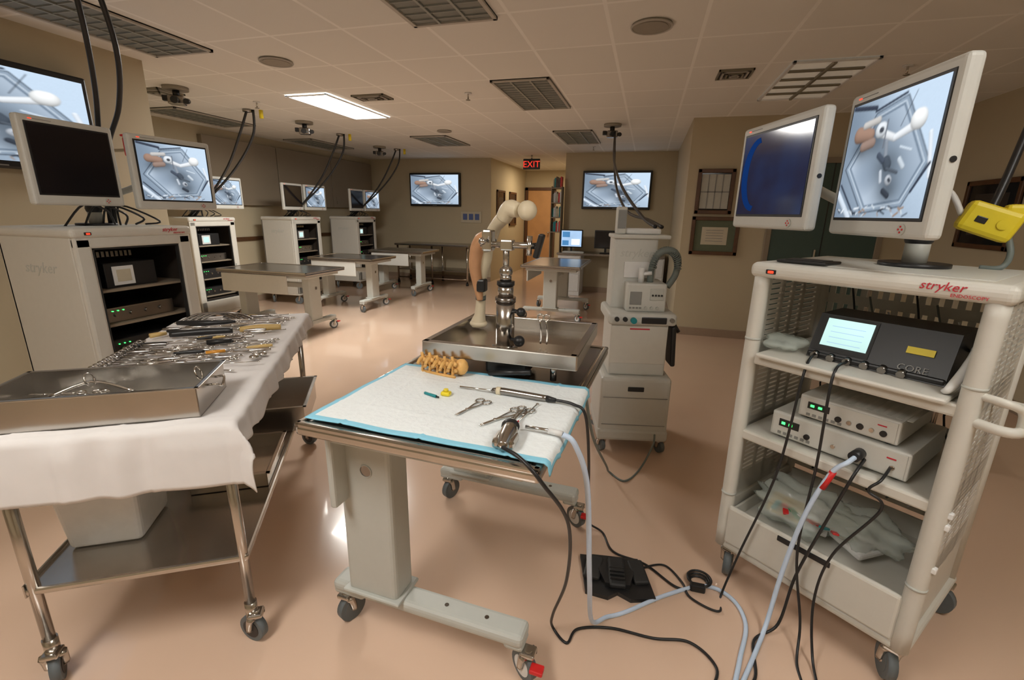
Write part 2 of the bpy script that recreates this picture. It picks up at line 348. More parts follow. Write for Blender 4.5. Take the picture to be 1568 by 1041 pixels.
def feed_mesh():
    xs=np.arange(FX+1)/FX;zs=np.arange(FY+1)/FY
    X,Z=np.meshgrid(xs,zs);co=np.zeros(((FX+1)*(FY+1),3));co[:,0]=X.ravel();co[:,2]=Z.ravel()
    i,j=np.meshgrid(np.arange(FX),np.arange(FY));a=(j*(FX+1)+i).ravel()
    F=np.stack([a,a+1,a+FX+2,a+FX+1],1)
    me=bpy.data.meshes.new("video_feed");me.from_pydata(co.tolist(),[],F.tolist())
    at=me.color_attributes.new("Col",'FLOAT_COLOR','CORNER')
    pad=np.pad(FEED,((1,1),(1,1),(0,0)),mode='edge');vc=(pad[:-1,:-1]+pad[1:,:-1]+pad[:-1,1:]+pad[1:,1:])/4
    vf=vc.reshape(-1,3);c=np.ones((FX*FY,4,4),dtype=np.float32);c[:,:,:3]=vf[F];at.data.foreach_set("color",c.ravel())
    me.materials.append(VID);return me
FM=feed_mesh()
def picture(o,x0,x1,z0,z1,y):
    ob=bpy.data.objects.new("display_image",FM);ob.location=(x0,y,z0);ob.scale=(x1-x0,1,z1-z0);sc.collection.objects.link(ob);o.vids.append(ob)
BLUSCR=bpy.data.materials.new("dim_scope_view");BLUSCR.use_nodes=True;nt=BLUSCR.node_tree;b=nt.nodes["Principled BSDF"]
b.inputs["Base Color"].default_value=(.012,.014,.03,1);b.inputs["Roughness"].default_value=.10
tc=nt.nodes.new("ShaderNodeTexCoord");nn=nt.nodes.new("ShaderNodeTexNoise");nn.inputs["Scale"].default_value=4
rp=nt.nodes.new("ShaderNodeValToRGB");rp.color_ramp.elements[0].position=.40;rp.color_ramp.elements[0].color=(.018,.016,.04,1);rp.color_ramp.elements[1].position=.80;rp.color_ramp.elements[1].color=(.02,.05,.15,1)
nt.links.new(tc.outputs["Object"],nn.inputs["Vector"]);nt.links.new(nn.outputs["Fac"],rp.inputs[0]);nt.links.new(rp.outputs[0],b.inputs["Emission Color"]);b.inputs["Emission Strength"].default_value=.6
ARC=emis("scope_blue_arc",(.01,.05,.22),.6)
def monitor(loc,rz,w,h,on="pic"):
    o=B("surgical_monitor",loc,rz)
    o.box(-w/2,w/2,0,.045,0,h,WHITE2,.014,seg=3)
    o.box(-w/2+.045,w/2-.045,.03,.075,.05,h-.04,WHITE2,.02)
    o.box(-w*.2,w*.2,.07,.09,h*.28,h*.7,GREYP,.01)
    bx=.026;b0=.048
    o.box(-w/2+bx,w/2-bx,-.002,.004,b0,h-bx-.004,BLACK,.003)
    X0,X1,Z0,Z1=-w/2+bx+.010,w/2-bx-.010,b0+.010,h-bx-.014
    if on=="pic": picture(o,X0,X1,Z0,Z1,-.0035)
    elif on=="blue":
        o.box(X0,X1,-.0035,-.002,Z0,Z1,BLUSCR,0)
        H2=(Z1-Z0)*.46;zc=(Z0+Z1)/2
        o.poly([(X0+.008+(.11-.11*cos(t-pi/2)),-.0042,zc+H2*sin(t-pi/2)) for t in [pi*k/14 for k in range(15)]]+[(X0+.055+.075-.075*cos(t-pi/2),-.0042,zc+H2*.86*sin(t-pi/2)) for t in [pi*k/14 for k in range(14,-1,-1)]],ARC)
    else: o.box(X0,X1,-.0035,-.002,Z0,Z1,GLASS,0)
    o.cyl((w/2-.10,-.004,.026),(w/2-.10,.002,.026),.016,GREYP,seg=18)
    for a in range(4): o.cyl((w/2-.10+.008*cos(a*pi/2),-.006,.026+.008*sin(a*pi/2)),(w/2-.10+.008*cos(a*pi/2),-.003,.026+.008*sin(a*pi/2)),.003,RED,seg=6)
    o.box(-w/2+.05,-w/2+.065,-.002,0,h-.020,h-.016,LEDR,0)
    o.box(-w/2+.07,-w/2+.15,-.002,0,h-.019,h-.017,GLABEL,0)
    o.cyl((w/2-.002,.02,h*.45),(w/2+.003,.02,h*.45),.008,BLACK)
    return o.done()
def tv(loc,rz,w,h):
    o=B("wall_mounted_television",loc,rz)
    o.box(-w/2,w/2,-.09,-.01,0,h,BLACK,.012);o.box(-w*.3,w*.3,-.012,-.0,h*.2,h*.8,STEELD,.004)
    picture(o,-w/2+.035,w/2-.035,.045,h-.04,-.0935)
    o.box(-.05,.05,-.093,-.09,.014,.022,GLABEL,0)
    return o.done()
tv((-3.98,2.09,1.72),pi/2,1.2,.64)
tv((-4.58,10,1.62),0,1.20,.70)
tv((-.62,9.4,1.60),0,1.26,.69)
# ------------------------------------------------------------------ equipment carts
CW,CD=.67,.58
def cart_common(o,CH):
    o.box(-CW/2,CW/2,0,CD,.14,.175,WHITE,.018,seg=3)
    for x,y,a in ((-CW/2+.05,.05,-1.2),(CW/2-.05,.05,-1.0),(-CW/2+.05,CD-.04,.5),(CW/2-.04,CD-.03,-.1)):
        o.caster(x,y,.06,.145,a,hub=TYRE)
    o.box(-CW/2-.012,CW/2+.012,-.02,CD+.01,CH-.055,CH,WHITE,.022,seg=4)
    o.box(-CW/2+.05,CW/2-.05,.05,CD-.04,CH-.003,CH+.002,WHITE2,.001)
    o.box(-CW/2+.05,-CW/2+.085,-.024,-.018,CH-.038,CH-.022,BLACK,.003);o.box(-CW/2+.058,-CW/2+.078,-.026,-.02,CH-.035,CH-.026,LEDR,.002)
    o.ftext("stryker",.034,CW/2-.14,-.0215,CH-.030,LABEL,.25);o.ftext("ENDOSCOPY",.013,CW/2-.08,-.0215,CH-.045,LABEL)
def mount(o,CH,pts,base_xy):
    bx,by=base_xy
    o.cyl((bx,by,CH+.001),(bx,by,CH+.015),.10,BLACK,seg=28);o.cyl((bx,by,CH+.015),(bx,by,CH+.10),.035,GREYP);o.sph((bx,by,CH+.10),.042,BLACK)
    o.cyl((bx,by,CH+.10),(bx,by,CH+.20),.022,BLACK)
    for p in pts:
        o.tube([(bx,by,CH+.18),((bx+p[0])/2,(by+p[1])/2+.03,CH+.20),p],.018,GREYP,sub=5)
        o.cyl((p[0],p[1],p[2]-.05),(p[0],p[1],p[2]+.05),.03,BLACK)
def closed_cart(loc,rz,n,pts):
    CH=1.385
    o=B("equipment_cart",loc,rz);cart_common(o,CH);mount(o,CH,pts,(0,.3))
    o.box(-CW/2,-CW/2+.02,.02,CD,.17,CH-.05,WHITE,.006);o.box(CW/2-.02,CW/2,.02,CD,.17,CH-.05,WHITE,.006)
    o.box(-CW/2,CW/2,CD-.02,CD,.17,CH-.05,WHITE,.004)
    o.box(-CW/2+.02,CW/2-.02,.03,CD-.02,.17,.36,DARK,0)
    f=.085
    o.box(-CW/2,-CW/2+f,-.01,.025,.17,CH-.05,WHITE,.014);o.box(CW/2-f,CW/2,-.01,.025,.17,CH-.05,WHITE,.014)
    o.box(-CW/2,CW/2,-.01,.025,CH-.11,CH-.05,WHITE,.01);o.box(-CW/2,CW/2,-.01,.025,.17,.34,WHITE,.014)
    for x0,x1,z0,z1 in ((-CW/2+f,-CW/2+f+.008,.34,CH-.11),(CW/2-f-.008,CW/2-f,.34,CH-.11),(-CW/2+f,CW/2-f,CH-.118,CH-.11),(-CW/2+f,CW/2-f,.34,.348)): o.box(x0,x1,-.004,.02,z0,z1,RUB,.001)
    o.box(CW/2-f+.01,CW/2-f+.03,-.02,-.008,.6,.78,GREYP,.004)
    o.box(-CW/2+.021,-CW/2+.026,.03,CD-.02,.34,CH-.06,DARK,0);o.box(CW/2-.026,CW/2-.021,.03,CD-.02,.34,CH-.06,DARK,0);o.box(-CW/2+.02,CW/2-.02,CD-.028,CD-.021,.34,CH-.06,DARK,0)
    for z in (.38,.60,.82,1.02): o.box(-CW/2+.02,CW/2-.02,.04,CD-.03,z,z+.015,WALLB,.002)
    for z,h in ((.395,.10),(.615,.12),(.835,.09)):
        o.box(-.21,.21,.07,CD-.06,z,z+h,BLACK if z!=.835 else STEELD,.006)
        for k in range(4): o.cyl((-.15+.09*k,.072,z+h*.5),(-.15+.09*k,.06,z+h*.5),.012,STEELD,seg=10)
        for k in range(3): o.box(-.17+.03*k,-.164+.03*k,.064,.07,z+h*.75,z+h*.75+.005,LEDG,0)
    o.box(-.16,.14,.08,CD-.1,1.035,1.18,BLACK,.006);o.box(-.12,.0,.074,.08,1.05,1.16,WPOLY,.002);o.box(-.10,-.02,.072,.074,1.07,1.14,S_CY if n else PAPER,0)
    for k in range(12): o.box(-.02-.025*k,-.005-.025*k,.06,.075,1.22,1.25,STEELD,.001)
    for k in range(12): o.box(-CW/2-.002,-CW/2,.10+.03*k,.115+.03*k,.30,.36,GREYP,0)
    o.text("stryker",.085,Matrix.Translation((-CW/2-.001,CD*.5,1.14))@Euler((pi/2,0,-pi/2)).to_matrix().to_4x4(),GREYP,.25)
    for k in range(4):
        a=.1*k;o.tube([(-.2+a,.25,CH),(-.18+a,.10+.05*k,CH+.12),(-.08+a,.08,CH+.09-.02*k),(.0+a*.6,.15,CH+.01)],.006,BLACK,sub=5,seg=6)
    return o.done()
carts=[(-2.9,2.115),(-5.35,4.88),(-5.35,6.64),(-5.35,8.36)]
for i,(x,y) in enumerate(carts):
    closed_cart((x,y,0),pi/2,i,[(-.21,.15,1.68),(.28,.13,1.68)] if i==0 else [(-.22,.13,1.66),(.28,.13,1.66)])
monitor((-2.95,1.91,1.50),radians(94),.455,.425,"off");monitor((-2.88,2.415,1.485),radians(83),.49,.425,"pic")
for (x,y) in carts[1:]:
    monitor((x-.02,y-.22,1.49),radians(93),.47,.40,"off");monitor((x-.0,y+.28,1.49),radians(84),.47,.40,"pic")
def hose(name,pts,r,m=BLACK,two=None):
    o=B(name);o.tube(pts,r,m,sub=8)
    if two: o.tube([tuple(Vector(p)+Vector(two)*(1-abs(2*i/(len(pts)-1)-.6))) for i,p in enumerate(pts)],r,m,sub=8)
    return o
for k,(x,y) in enumerate(carts[1:]):
    o=hose("hanging_supply_hose",[(-4.62,y+.02,CZ),(-4.75,y,2.35),(-4.98,y,2.0),(-5.3,y-.02,1.65),(-5.6,y-.03,1.39)],.014,two=(.12,.10,0))
    o.cyl((-4.62,y+.02,CZ-.03),(-4.62,y+.02,CZ),.05,STEELD);o.cyl((-4.5,y+.1,CZ-.09),(-4.5,y+.1,CZ),.022,YEL)
    o.done()
o=hose("hanging_supply_hose",[(-2.66,1.86,CZ),(-2.80,1.98,2.35),(-2.98,2.10,2.1),(-3.12,2.16,1.8),(-3.18,2.18,1.39)],.013)
o.tube([(-2.60,1.90,CZ),(-2.72,2.06,2.3),(-2.92,2.17,2.05),(-3.12,2.2,1.8),(-3.2,2.22,1.39)],.013,BLACK,sub=8);o.done()
o=B("red_sharps_container",(-3.75,2.85,1.86));o.box(-.06,.06,-.05,.05,0,.14,RED,.015);o.box(-.065,.065,-.055,.055,.14,.155,RED,.006);o.box(-.23,-.05,-.02,.02,.04,.06,STEEL,.003);o.done()
# ------------------------------------------------------------------ right cart
RL=(.655,1.69,0);RZ=radians(-39)
P=frame(RL,RZ);CH=1.345
def inv(p):
    M=(Matrix.Translation(RL)@Matrix.Rotation(RZ,4,'Z')).inverted();return tuple(M@Vector(p))
o=B("equipment_cart",RL,RZ);cart_common(o,CH)
mount(o,CH,[inv((.78,1.80,1.66)),inv((.56,2.24,1.66))],(.03,.34))
for x in (-CW/2+.025,CW/2-.025):
    o.tube([(x,.02,.15),(x,.012,.6),(x,.012,1.0),(x,.015,CH-.04)],.027,WHITE,seg=14,sub=4)
    for z in (.40,1.06): o.cyl((x,.012,z-.004),(x,.012,z+.004),.0285,GREYP,seg=14)
    o.tube([(x,CD-.03,.15),(x,CD-.03,CH-.04)],.022,WHITE,seg=12,sub=1)
    o.box(x-.008,x+.008,.03,CD-.02,.17,.36,WHITE,.003)
for z in (.69,1.0):
    o.box(-CW/2+.03,CW/2-.03,.02,CD-.03,z-.028,z,WHITE,.008)
    o.box(-CW/2+.02,CW/2-.02,.0,.03,z-.036,z+.004,WHITE,.008)
o.box(-.27,.27,-.035,.40,1.002,1.018,WHITE,.006)
for sg in (-1,1):
    x=sg*(CW/2-.018)
    o.box(x-.004,x+.004,.03,.10,.36,CH-.05,WHITE,.001);o.box(x-.004,x+.004,CD-.09,CD-.02,.36,CH-.05,WHITE,.001)
    z=.38
    while z<CH-.06:
        o.box(x-.004,x+.004,.10,CD-.09,z,z+.013,WHITE,0);z+=.02
    for yy in (.18,.27,.36): o.box(x-.004,x+.004,yy,yy+.03,.36,CH-.05,WHITE,.001)
    o.box(x-.004,x+.004,.09,CD-.08,.36,.46,WHITE,.001);o.box(x-.004,x+.004,.09,CD-.08,.62,.72,WHITE,.001);o.box(x-.004,x+.004,.09,CD-.08,.95,1.03,WHITE,.001)
o.box(-CW/2+.03,CW/2-.03,CD-.012,CD-.006,.36,.44,WHITE,.001);o.box(-CW/2+.03,CW/2-.03,CD-.012,CD-.006,.66,.74,WHITE,.001)
for k in range(16):
    x=-CW/2+.045+k*.038
    for (a,c) in ((.44,.52),(.58,.66),(1.06,1.15),(1.19,1.28)): o.box(x,x+.022,CD-.012,CD-.006,a,c,WHITE,0)
o.box(-CW/2+.03,CW/2-.03,CD-.012,CD-.006,.52,.58,WHITE,.001);o.box(-CW/2+.03,CW/2-.03,CD-.012,CD-.006,1.15,1.19,WHITE,.001)
o.box(-CW/2+.03,CW/2-.03,.02,CD-.03,.17,.18,WHITE,.003)
o.box(-CW/2+.045,CW/2-.045,-.012,.012,.18,.35,WHITE,.01);o.box(-.09,.09,-.016,-.010,.318,.34,BLACK,.003)
o.box(-CW/2+.045,-CW/2+.055,.0,CD-.04,.17,.33,WHITE,.002);o.box(CW/2-.055,CW/2-.045,.0,CD-.04,.17,.33,WHITE,.002);o.box(-CW/2+.05,CW/2-.05,CD-.06,CD-.05,.17,.36,WHITE,.002)
o.box(-CW/2+.05,CW/2-.05,.01,CD-.05,.27,.278,WHITE,.001)
xr=CW/2-.02
o.tube([(xr,.012,.965),(xr+.07,-.01,.965),(xr+.10,.02,.965),(xr+.10,.12,.965),(xr+.10,.24,.965),(xr+.07,.27,.965),(xr,.27,.965)],.014,WHITE,sub=4,seg=12)
o.tube([(xr,.012,1.04),(xr+.06,-.005,1.04),(xr+.095,.02,1.02),(xr+.10,.03,.965)],.011,WHITE,sub=4,seg=10)
for z in (.62,.66,.47):o.box(xr-.02,xr+.03,.0,.02,z,z+.02,WPOLY,.004)
for k in range(7):
    x0=-.2+.07*k;o.tube([(x0,CD-.05,1.25-.05*(k%3)),(x0+.05,CD-.07,1.0),(x0-.04,CD-.06,.8),(x0+.06,CD-.08,.55),(x0,CD-.07,.40)],.004,(RUB,GREYH,WPOLY)[k%3],seg=6,sub=5)
o.done()
monitor((.685,1.79,1.447),radians(-81),.50,.46,"pic")
monitor((.462,2.20,1.455),radians(-72),.53,.42,"blue")
o=B("surgical_drill_console",RL,RZ)
o.box(-.15,.235,.09,.34,1.019,1.04,BLACK,.006);o.poly([(-.15,.09,1.02),(-.15,.16,1.17),(-.15,.34,1.17),(-.15,.34,1.02)],BLACK,(.385,0,0))
ang=atan2(.15,.07)
def face(x0,x1,t0,t1,m,off=.002):
    L=hypot(.07,.15);d=Vector((0,.07,.15))/L;n=Vector((0,-.15,.07))/L*off
    q=[Vector((x,.09,1.02))+d*t+n for x,t in ((x0,t0),(x1,t0),(x1,t1),(x0,t1))]
    o.poly([tuple(v) for v in q],m,tuple(n*.6))
face(-.145,.03,.03,.160,RUB);face(-.12,.02,.05,.15,S_CY,.004);face(.12,.19,.080,.102,YEL,.004)
for k in range(4): face(-.10,.0,.062+.02*k,.0635+.02*k,S_BG,.0055)
for x in (-.12,-.07,-.02,.03,.08,.13): o.cyl((x,.095,1.036),(x,.075,1.030),.012,STEELD,seg=14)
o.text("CORE",.030,Matrix.Translation((.15,.09+.07*.13-.004,1.02+.15*.14+.001))@Euler((ang,0,0)).to_matrix().to_4x4(),GLABEL)
o.done()
def unit(name,x0,x1,y0,y1,z0,z1,kn):
    o=B(name,RL,RZ);o.box(x0,x1,y0,y1,z0+.008,z1,WHITE2,.006);w=x1-x0;h=z1-z0
    for x in (x0+.03,x1-.03):
        for y in (y0+.03,y1-.03): o.cyl((x,y,z0),(x,y,z0+.01),.012,RUB,seg=10)
    o.box(x0+.008,x1-.008,y0-.004,y0,z0+.014,z1-.006,WHITE2,.002)
    o.box(x0+.03,x0+.10,y0-.006,y0-.003,z0+h*.5,z0+h*.78,BLACK,.001)
    for k in range(2): o.box(x0+.04+.025*k,x0+.052+.025*k,y0-.008,y0-.005,z0+h*.59,z0+h*.68,LEDG,0)
    for k in range(kn): 
        x=x0+.13+(w-.17)*k/max(1,kn-1);o.cyl((x,y0-.010,z0+h*.42),(x,y0,z0+h*.42),.007 if k%2 else .010,BLACK if k%2==0 else STEEL,seg=14)
    for k in range(6): o.box(x0+.03+.02*k,x0+.042+.02*k,y0-.006,y0-.003,z0+h*.2,z0+h*.3,GLABEL,0)
    o.box(x1-.06,x1-.035,y0-.006,y0-.003,z0+h*.68,z0+h*.72,LABEL,0)
    for k in range(10): o.box(x0+.05+.028*k,x0+.065+.028*k,y0+.03,y1-.03,z1-.0005,z1+.001,GREYP,0)
    o.done()
unit("endoscopy_light_source",-.21,.215,.05,.42,.692,.795,4)
unit("video_camera_console",-.13,.17,.06,.40,.796,.885,5)
def bag(name,loc,rz,pts):
    o=B(name,loc,rz)
    for (x,y,z,r,s3) in pts:
        tb=bmesh.new();bmesh.ops.create_icosphere(tb,subdivisions=4,radius=r)
        for v in tb.verts:
            k=1+.14*sin(v.co.x*61+x*9)+.12*sin(v.co.y*73+v.co.z*50)+.05*sin(v.co.x*160+v.co.y*190)
            v.co*=k;v.co=Vector((v.co.x*s3[0],v.co.y*s3[1],v.co.z*s3[2]))
        zm=min(v.co.z for v in tb.verts)
        for v in tb.verts:v.co.z-=zm
        o.add(tb,CLEAR,True,Matrix.Translation((x,y,z)))
    return o
o=bag("clear_plastic_bag",RL,RZ,[(-.10,.20,.279,.13,(1.45,1.0,.62)),(.10,.26,.279,.11,(1.1,1.0,.62))])
o.box(-.20,.0,.12,.26,.345,.36,WPOLY,.006,rot=(.3,.1,.3));o.box(-.20,-.08,.10,.20,.365,.375,TAN,.003,rot=(.4,.1,.2));o.box(.02,.16,.16,.28,.31,.34,WPOLY,.01,rot=(.1,.1,-.4))
for k in range(7): o.box(-.17+.035*k,-.15+.035*k,.08,.13,.382,.390,(TEAL,RED,GREEN,WPOLY,RED,TEAL,RED)[k],.002,rot=(.4,0,.6*k))
o.done()
bag("crumpled_plastic_wrap",RL,RZ,[(-.235,.12,1.02,.06,(1.1,1.6,.45))]).done()
o=B("white_strap",RL,RZ);o.tube([(.24,.30,1.10),(.265,.2,1.13),(.275,.10,1.10),(.26,.02,1.04),(.245,.03,1.024)],[.006,.012,.016,.012,.006],WPOLY,sub=6);o.done()
o=B("yellow_junction_box",(1.10,1.99,1.50),radians(-20));o.box(-.075,.075,-.04,.04,-.05,.05,YEL,.016,rot=(0,.35,0));o.box(.03,.09,-.03,.03,.0,.055,YEL,.012);o.box(-.04,-.01,-.043,-.038,-.005,.015,BLACK,.002,rot=(0,.35,0));o.cyl((.03,-.045,-.01),(.03,-.03,-.01),.016,YEL)
o.tube([(0,0,.04),(.03,.05,.2),(.09,.18,.6),(.12,.25,1.12)],.012,BLACK,sub=8)
o.tube([(.05,0,-.03),(.07,-.02,-.1),(.05,-.06,-.145),(.0,-.05,-.15)],.009,GREYH,sub=6);o.tube([(-.07,0,.02),(-.12,0,.10),(-.2,-.04,.10)],.009,WPOLY,sub=6);o.done()
o=B("paper_tray",RL,RZ);o.box(-.28,-.12,.03,.16,CH+.002,CH+.012,BLACK,.004);o.box(-.26,-.14,.05,.14,CH+.012,CH+.014,RUB,.001);o.done()
# ------------------------------------------------------------------ tables
def exam_table(loc,rz,W,L,z,near=False):
    o=B("height_adjustable_table",loc,rz)
    o.box(-W/2,W/2,0,L,z-.035,z,STEEL if near else STEELD,.012,seg=3)
    o.box(-W/2+.03,W/2-.03,.03,L-.03,z-.001,z+.003,STEELD,.001)
    for q in ((-W/2,W/2,0,.022),(-W/2,W/2,L-.022,L),(-W/2,-W/2+.022,0,L),(W/2-.022,W/2,0,L)): o.box(*q,z-.01,z+.008,STEEL,.006)
    o.box(-W/2+.06,W/2-.06,.06,L-.06,z-.075,z-.035,GREYP,.006)
    px=-.27 if near else -.02
    bs=-.055 if near else 0;b2=-.03 if near else 0
    for i,y in enumerate((.22,L-.10)):
        o.box(px-.10,px+.10,y-.055,y+.055,.18,z-.06,GREYP,.016,seg=3)
        o.box(px-.085,px+.085,y-.045,y+.045,z-.2,z-.05,GREYP,.01)
        o.cyl((px+.01,y-.056,z-.22),(px+.01,y-.054,z-.22),.022,STEELD,seg=18);o.ring((px+.01,y-.057,z-.22),.022,.002,GREYP,(0,1,0))
        o.box(px-.115,px+.115,y-.07,y+.07,.178,.192,GREYP,.006)
        o.box(-W/2+bs+b2,W/2+bs+b2,y-.045,y+.045,.135,.182,GREYP,.018,seg=3)
        o.box(-W/2+bs+b2,-W/2+.10+bs,y-.04,y+.04,.122,.15,GREYP,.014);o.box(W/2-.10+bs,W/2+bs+b2,y-.04,y+.04,.118,.15,GREYP,.014)
        for k in (-.15,.05,.2): o.cyl((k+bs,y,.181),(k+bs,y,.1835),.008,STEELD,seg=8)
        o.caster(-W/2+.02+bs,y-.01,.052,.13,-1.9,hub=TYRE);o.caster(W/2-.03+bs,y-.01,.052,.13,-.6,brake=RED)
    o.box(px-.03,px+.03,.22,L-.12,z-.22,z-.16,GREYP,.008)
    if near: o.box(-W/2+.01,-W/2+.035,.10,.46,.56,z-.04,GREYP,.008)
    else: o.box(-W/2+.02,-W/2+.04,.30,L-.05,z-.26,z-.04,WHITE2,.008)
    return o.done()
TL0=(-.565,1.0,0);TR=radians(-3.5);T=frame(TL0,TR)
exam_table(TL0,TR,.74,1.16,.9,near=True)
exam_table((-3.65,4.80,0),pi/2,.72,1.28,.80);exam_table((-3.85,6.46,0),pi/2,.72,1.12,.80);exam_table((-3.8,8.02,0),pi/2,.72,1.1,.80)
exam_table((-1.24,6.35,0),0,.84,1.3,.80)
o=B("steel_workbench",(0,0,0))
o.box(-5.2,-3.5,9.15,9.8,.80,.84,STEELD,.01)
for x in (-5.15,-4.35,-3.55):
    for y in (9.2,9.75):o.cyl((x,y,.05),(x,y,.80),.02,STEEL);o.cyl((x,y,0),(x,y,.05),.03,RUB)
o.box(-5.15,-3.55,9.2,9.75,.28,.30,STEELD,.005);o.cyl((-5.15,9.2,.12),(-3.55,9.2,.12),.012,STEEL);o.done()
def cloth(name,loc,rz,x0,x1,y0,y1,z,tx0,tx1,ty0,ty1,m,n=(60,60),border=None,bm_=None,amp=.003,wave=.012,solid=.003,cut=None):
    bm=bmesh.new();nx,ny=n;V={}
    for i in range(nx+1):
        for j in range(ny+1):
            x=x0+(x1-x0)*i/nx;y=y0+(y1-y0)*j/ny
            dx=(x-tx1) if x>tx1 else (tx0-x if x<tx0 else 0);sx=1 if x>tx1 else -1
            dy=(y-ty1) if y>ty1 else (ty0-y if y<ty0 else 0);sy=1 if y>ty1 else -1
            d=max(dx,dy);mn=min(dx,dy)
            X=min(max(x,tx0),tx1);Y=min(max(y,ty0),ty1)
            w=wave*min(1,d/.06)
            ox=0;oy=0
            if dx>0: ox=sx*(.008+.05*dx+w*(1+sin(y*34+sin(y*11)*2))+.45*mn)
            if dy>0: oy=sy*(.008+.05*dy+w*(1+sin(x*31+sin(x*13)*2))+.45*mn)
            Z=z+.002+amp*(sin(x*23+y*9)*sin(y*19-x*7)+1)*.5-(d+.25*mn) + (.004*(1-d/.01) if 0<d<.01 else 0)
            if d==0:
                Z+=.003*max(0,1-abs(((x-x0)/(x1-x0)*3)%1-.5)*30)+.003*max(0,1-abs(((y-y0)/(y1-y0)*(4 if y1-y0>1 else 2))%1-.5)*40)
            else:
                if dy>0: oy+=sy*.006*max(0,1-abs((x*4.5)%1-.5)*22)
                if dx>0: ox+=sx*.006*max(0,1-abs((y*4.0)%1-.5)*22)
            V[i,j]=bm.verts.new((X+ox,Y+oy,Z))
    for i in range(nx):
        for j in range(ny):
            f=bm.faces.new((V[i,j],V[i+1,j],V[i+1,j+1],V[i,j+1]));f.smooth=True
            if border:
                x=x0+(x1-x0)*(i+.5)/nx;y=y0+(y1-y0)*(j+.5)/ny
                if x-x0<border or x1-x<border or y-y0<border or y1-y<border:f.material_index=1
    me=bpy.data.meshes.new(name);bm.to_mesh(me);bm.free();me.materials.append(m)
    if bm_:me.materials.append(bm_)
    ob=bpy.data.objects.new(name,me);ob.location=loc;ob.rotation_euler=(0,0,rz);sc.collection.objects.link(ob)
    md=ob.modifiers.new("s","SOLIDIFY");md.thickness=solid;md.offset=1
    return ob
cloth("absorbent_underpad",TL0,TR,-.352,.405,.026,.575,.909,-.372,.372,-.003,2,PAD,(90,70),.020,BLUE,amp=.004,wave=.004)
# ------------------------------------------------------------------ tray + clamp + leg model on table
def traybox(o,x0,x1,y0,y1,z0,z1,m,t=.004,rim=.012):
    o.box(x0,x1,y0,y1,z0,z0+t,m,.001)
    for q in ((x0,x1,y0,y0+t),(x0,x1,y1-t,y1),(x0,x0+t,y0,y1),(x1-t,x1,y0,y1)): o.box(*q,z0,z1,m,.001)
    for q in ((x0-rim,x1+rim,y0-rim,y0+t),(x0-rim,x1+rim,y1-t,y1+rim),(x0-rim,x0+t,y0-rim,y1+rim),(x1-t,x1+rim,y0-rim,y1+rim)): o.box(*q,z1-.004,z1,m,.0015)
o=B("steel_drain_tray",(-.48,1.81,0),radians(-1.5))
traybox(o,-.275,.275,-.25,.25,.985,1.03,STEEL,rim=.02)
o.box(-.295,.295,-.272,-.262,.975,1.03,STEEL,.004);o.box(.287,.297,-.27,.27,.975,1.03,STEEL,.004)
for x in (-.2,.2):
    for y in (-.2,.2): o.cyl((x,y,.908),(x,y,.987),.012,STEEL)
o.box(-.06,.10,-.22,-.05,.915,.98,BLACK,.01);o.cyl((-.03,-.26,.93),(.13,-.26,.95),.010,BLACK);o.cyl((.0,-.2,.92),(.0,-.2,.99),.02,BLACK);o.done()
o=B("limb_holder_clamp",(-.50,1.70,0))
o.cyl((0,0,.99),(0,0,1.005),.05,STEEL,seg=24);o.cyl((0,0,1.0),(0,0,1.17),.036,STEEL,seg=24);o.cyl((0,0,1.17),(0,0,1.19),.040,STEELD,seg=24);o.cyl((0,0,1.19),(0,0,1.235),.030,STEEL,seg=24)
o.cyl((0,0,1.235),(0,0,1.25),.034,BLACK,seg=20);o.cyl((0,0,1.25),(0,0,1.275),.022,STEEL);o.sph((0,0,1.285),.026,STEEL);o.cyl((0,0,1.28),(0,0,1.40),.012,STEEL)
o.cyl((.03,-.01,1.14),(.07,-.03,1.14),.008,BLACK);o.sph((.07,-.03,1.14),.018,BLACK);o.cyl((.03,-.02,1.03),(.065,-.04,1.03),.007,BLACK);o.sph((.068,-.042,1.03),.022,BLACK)
o.cyl((-.10,0,1.385),(.11,0,1.385),.012,CHROME);o.box(-.02,.03,-.02,.02,1.365,1.405,CHROME,.006);o.box(-.09,-.05,-.025,.025,1.36,1.44,CHROME,.008)
o.cyl((.09,-.01,1.35),(.09,.0,1.42),.010,CHROME);o.cyl((-.07,-.03,1.40),(-.07,-.07,1.40),.007,CHROME);o.sph((-.07,-.07,1.40),.014,CHROME)
o.box(.115,.135,-.02,.02,1.34,1.43,BLACK,.006,rot=(0,.25,0));o.cyl((.09,0,1.39),(.13,0,1.39),.007,BLACK)
for x in (.13,.155): o.tube([(x,.06,1.0),(x+.003,.05,1.05),(x-.003,.045,1.10)],.004,CHROME,sub=3);o.ring((x,.045,1.11),.012,.003,CHROME,(0,1,0))
o.done()
o=B("knee_joint_training_model")
o.tube([(-.70,1.95,1.0),(-.70,1.95,1.02),(-.69,1.94,1.06),(-.68,1.93,1.15),(-.675,1.92,1.24),(-.66,1.91,1.31),(-.65,1.89,1.37)],[.03,.036,.024,.020,.026,.034,.036],BONE,seg=16)
o.sph((-.70,1.95,1.015),.038,BONE,(1.1,1.0,.5))
o.cyl((-.683,1.932,1.13),(-.681,1.928,1.15),.0235,GREYH)
o.tube([(-.675,1.90,1.13),(-.685,1.90,1.20),(-.69,1.88,1.28),(-.675,1.865,1.35),(-.65,1.85,1.39),(-.62,1.83,1.41)],[.012,.022,.026,.030,.032,.022],SKIN,seg=14)
o.box(-.685,-.645,1.875,1.92,1.17,1.225,BLACK,.008)
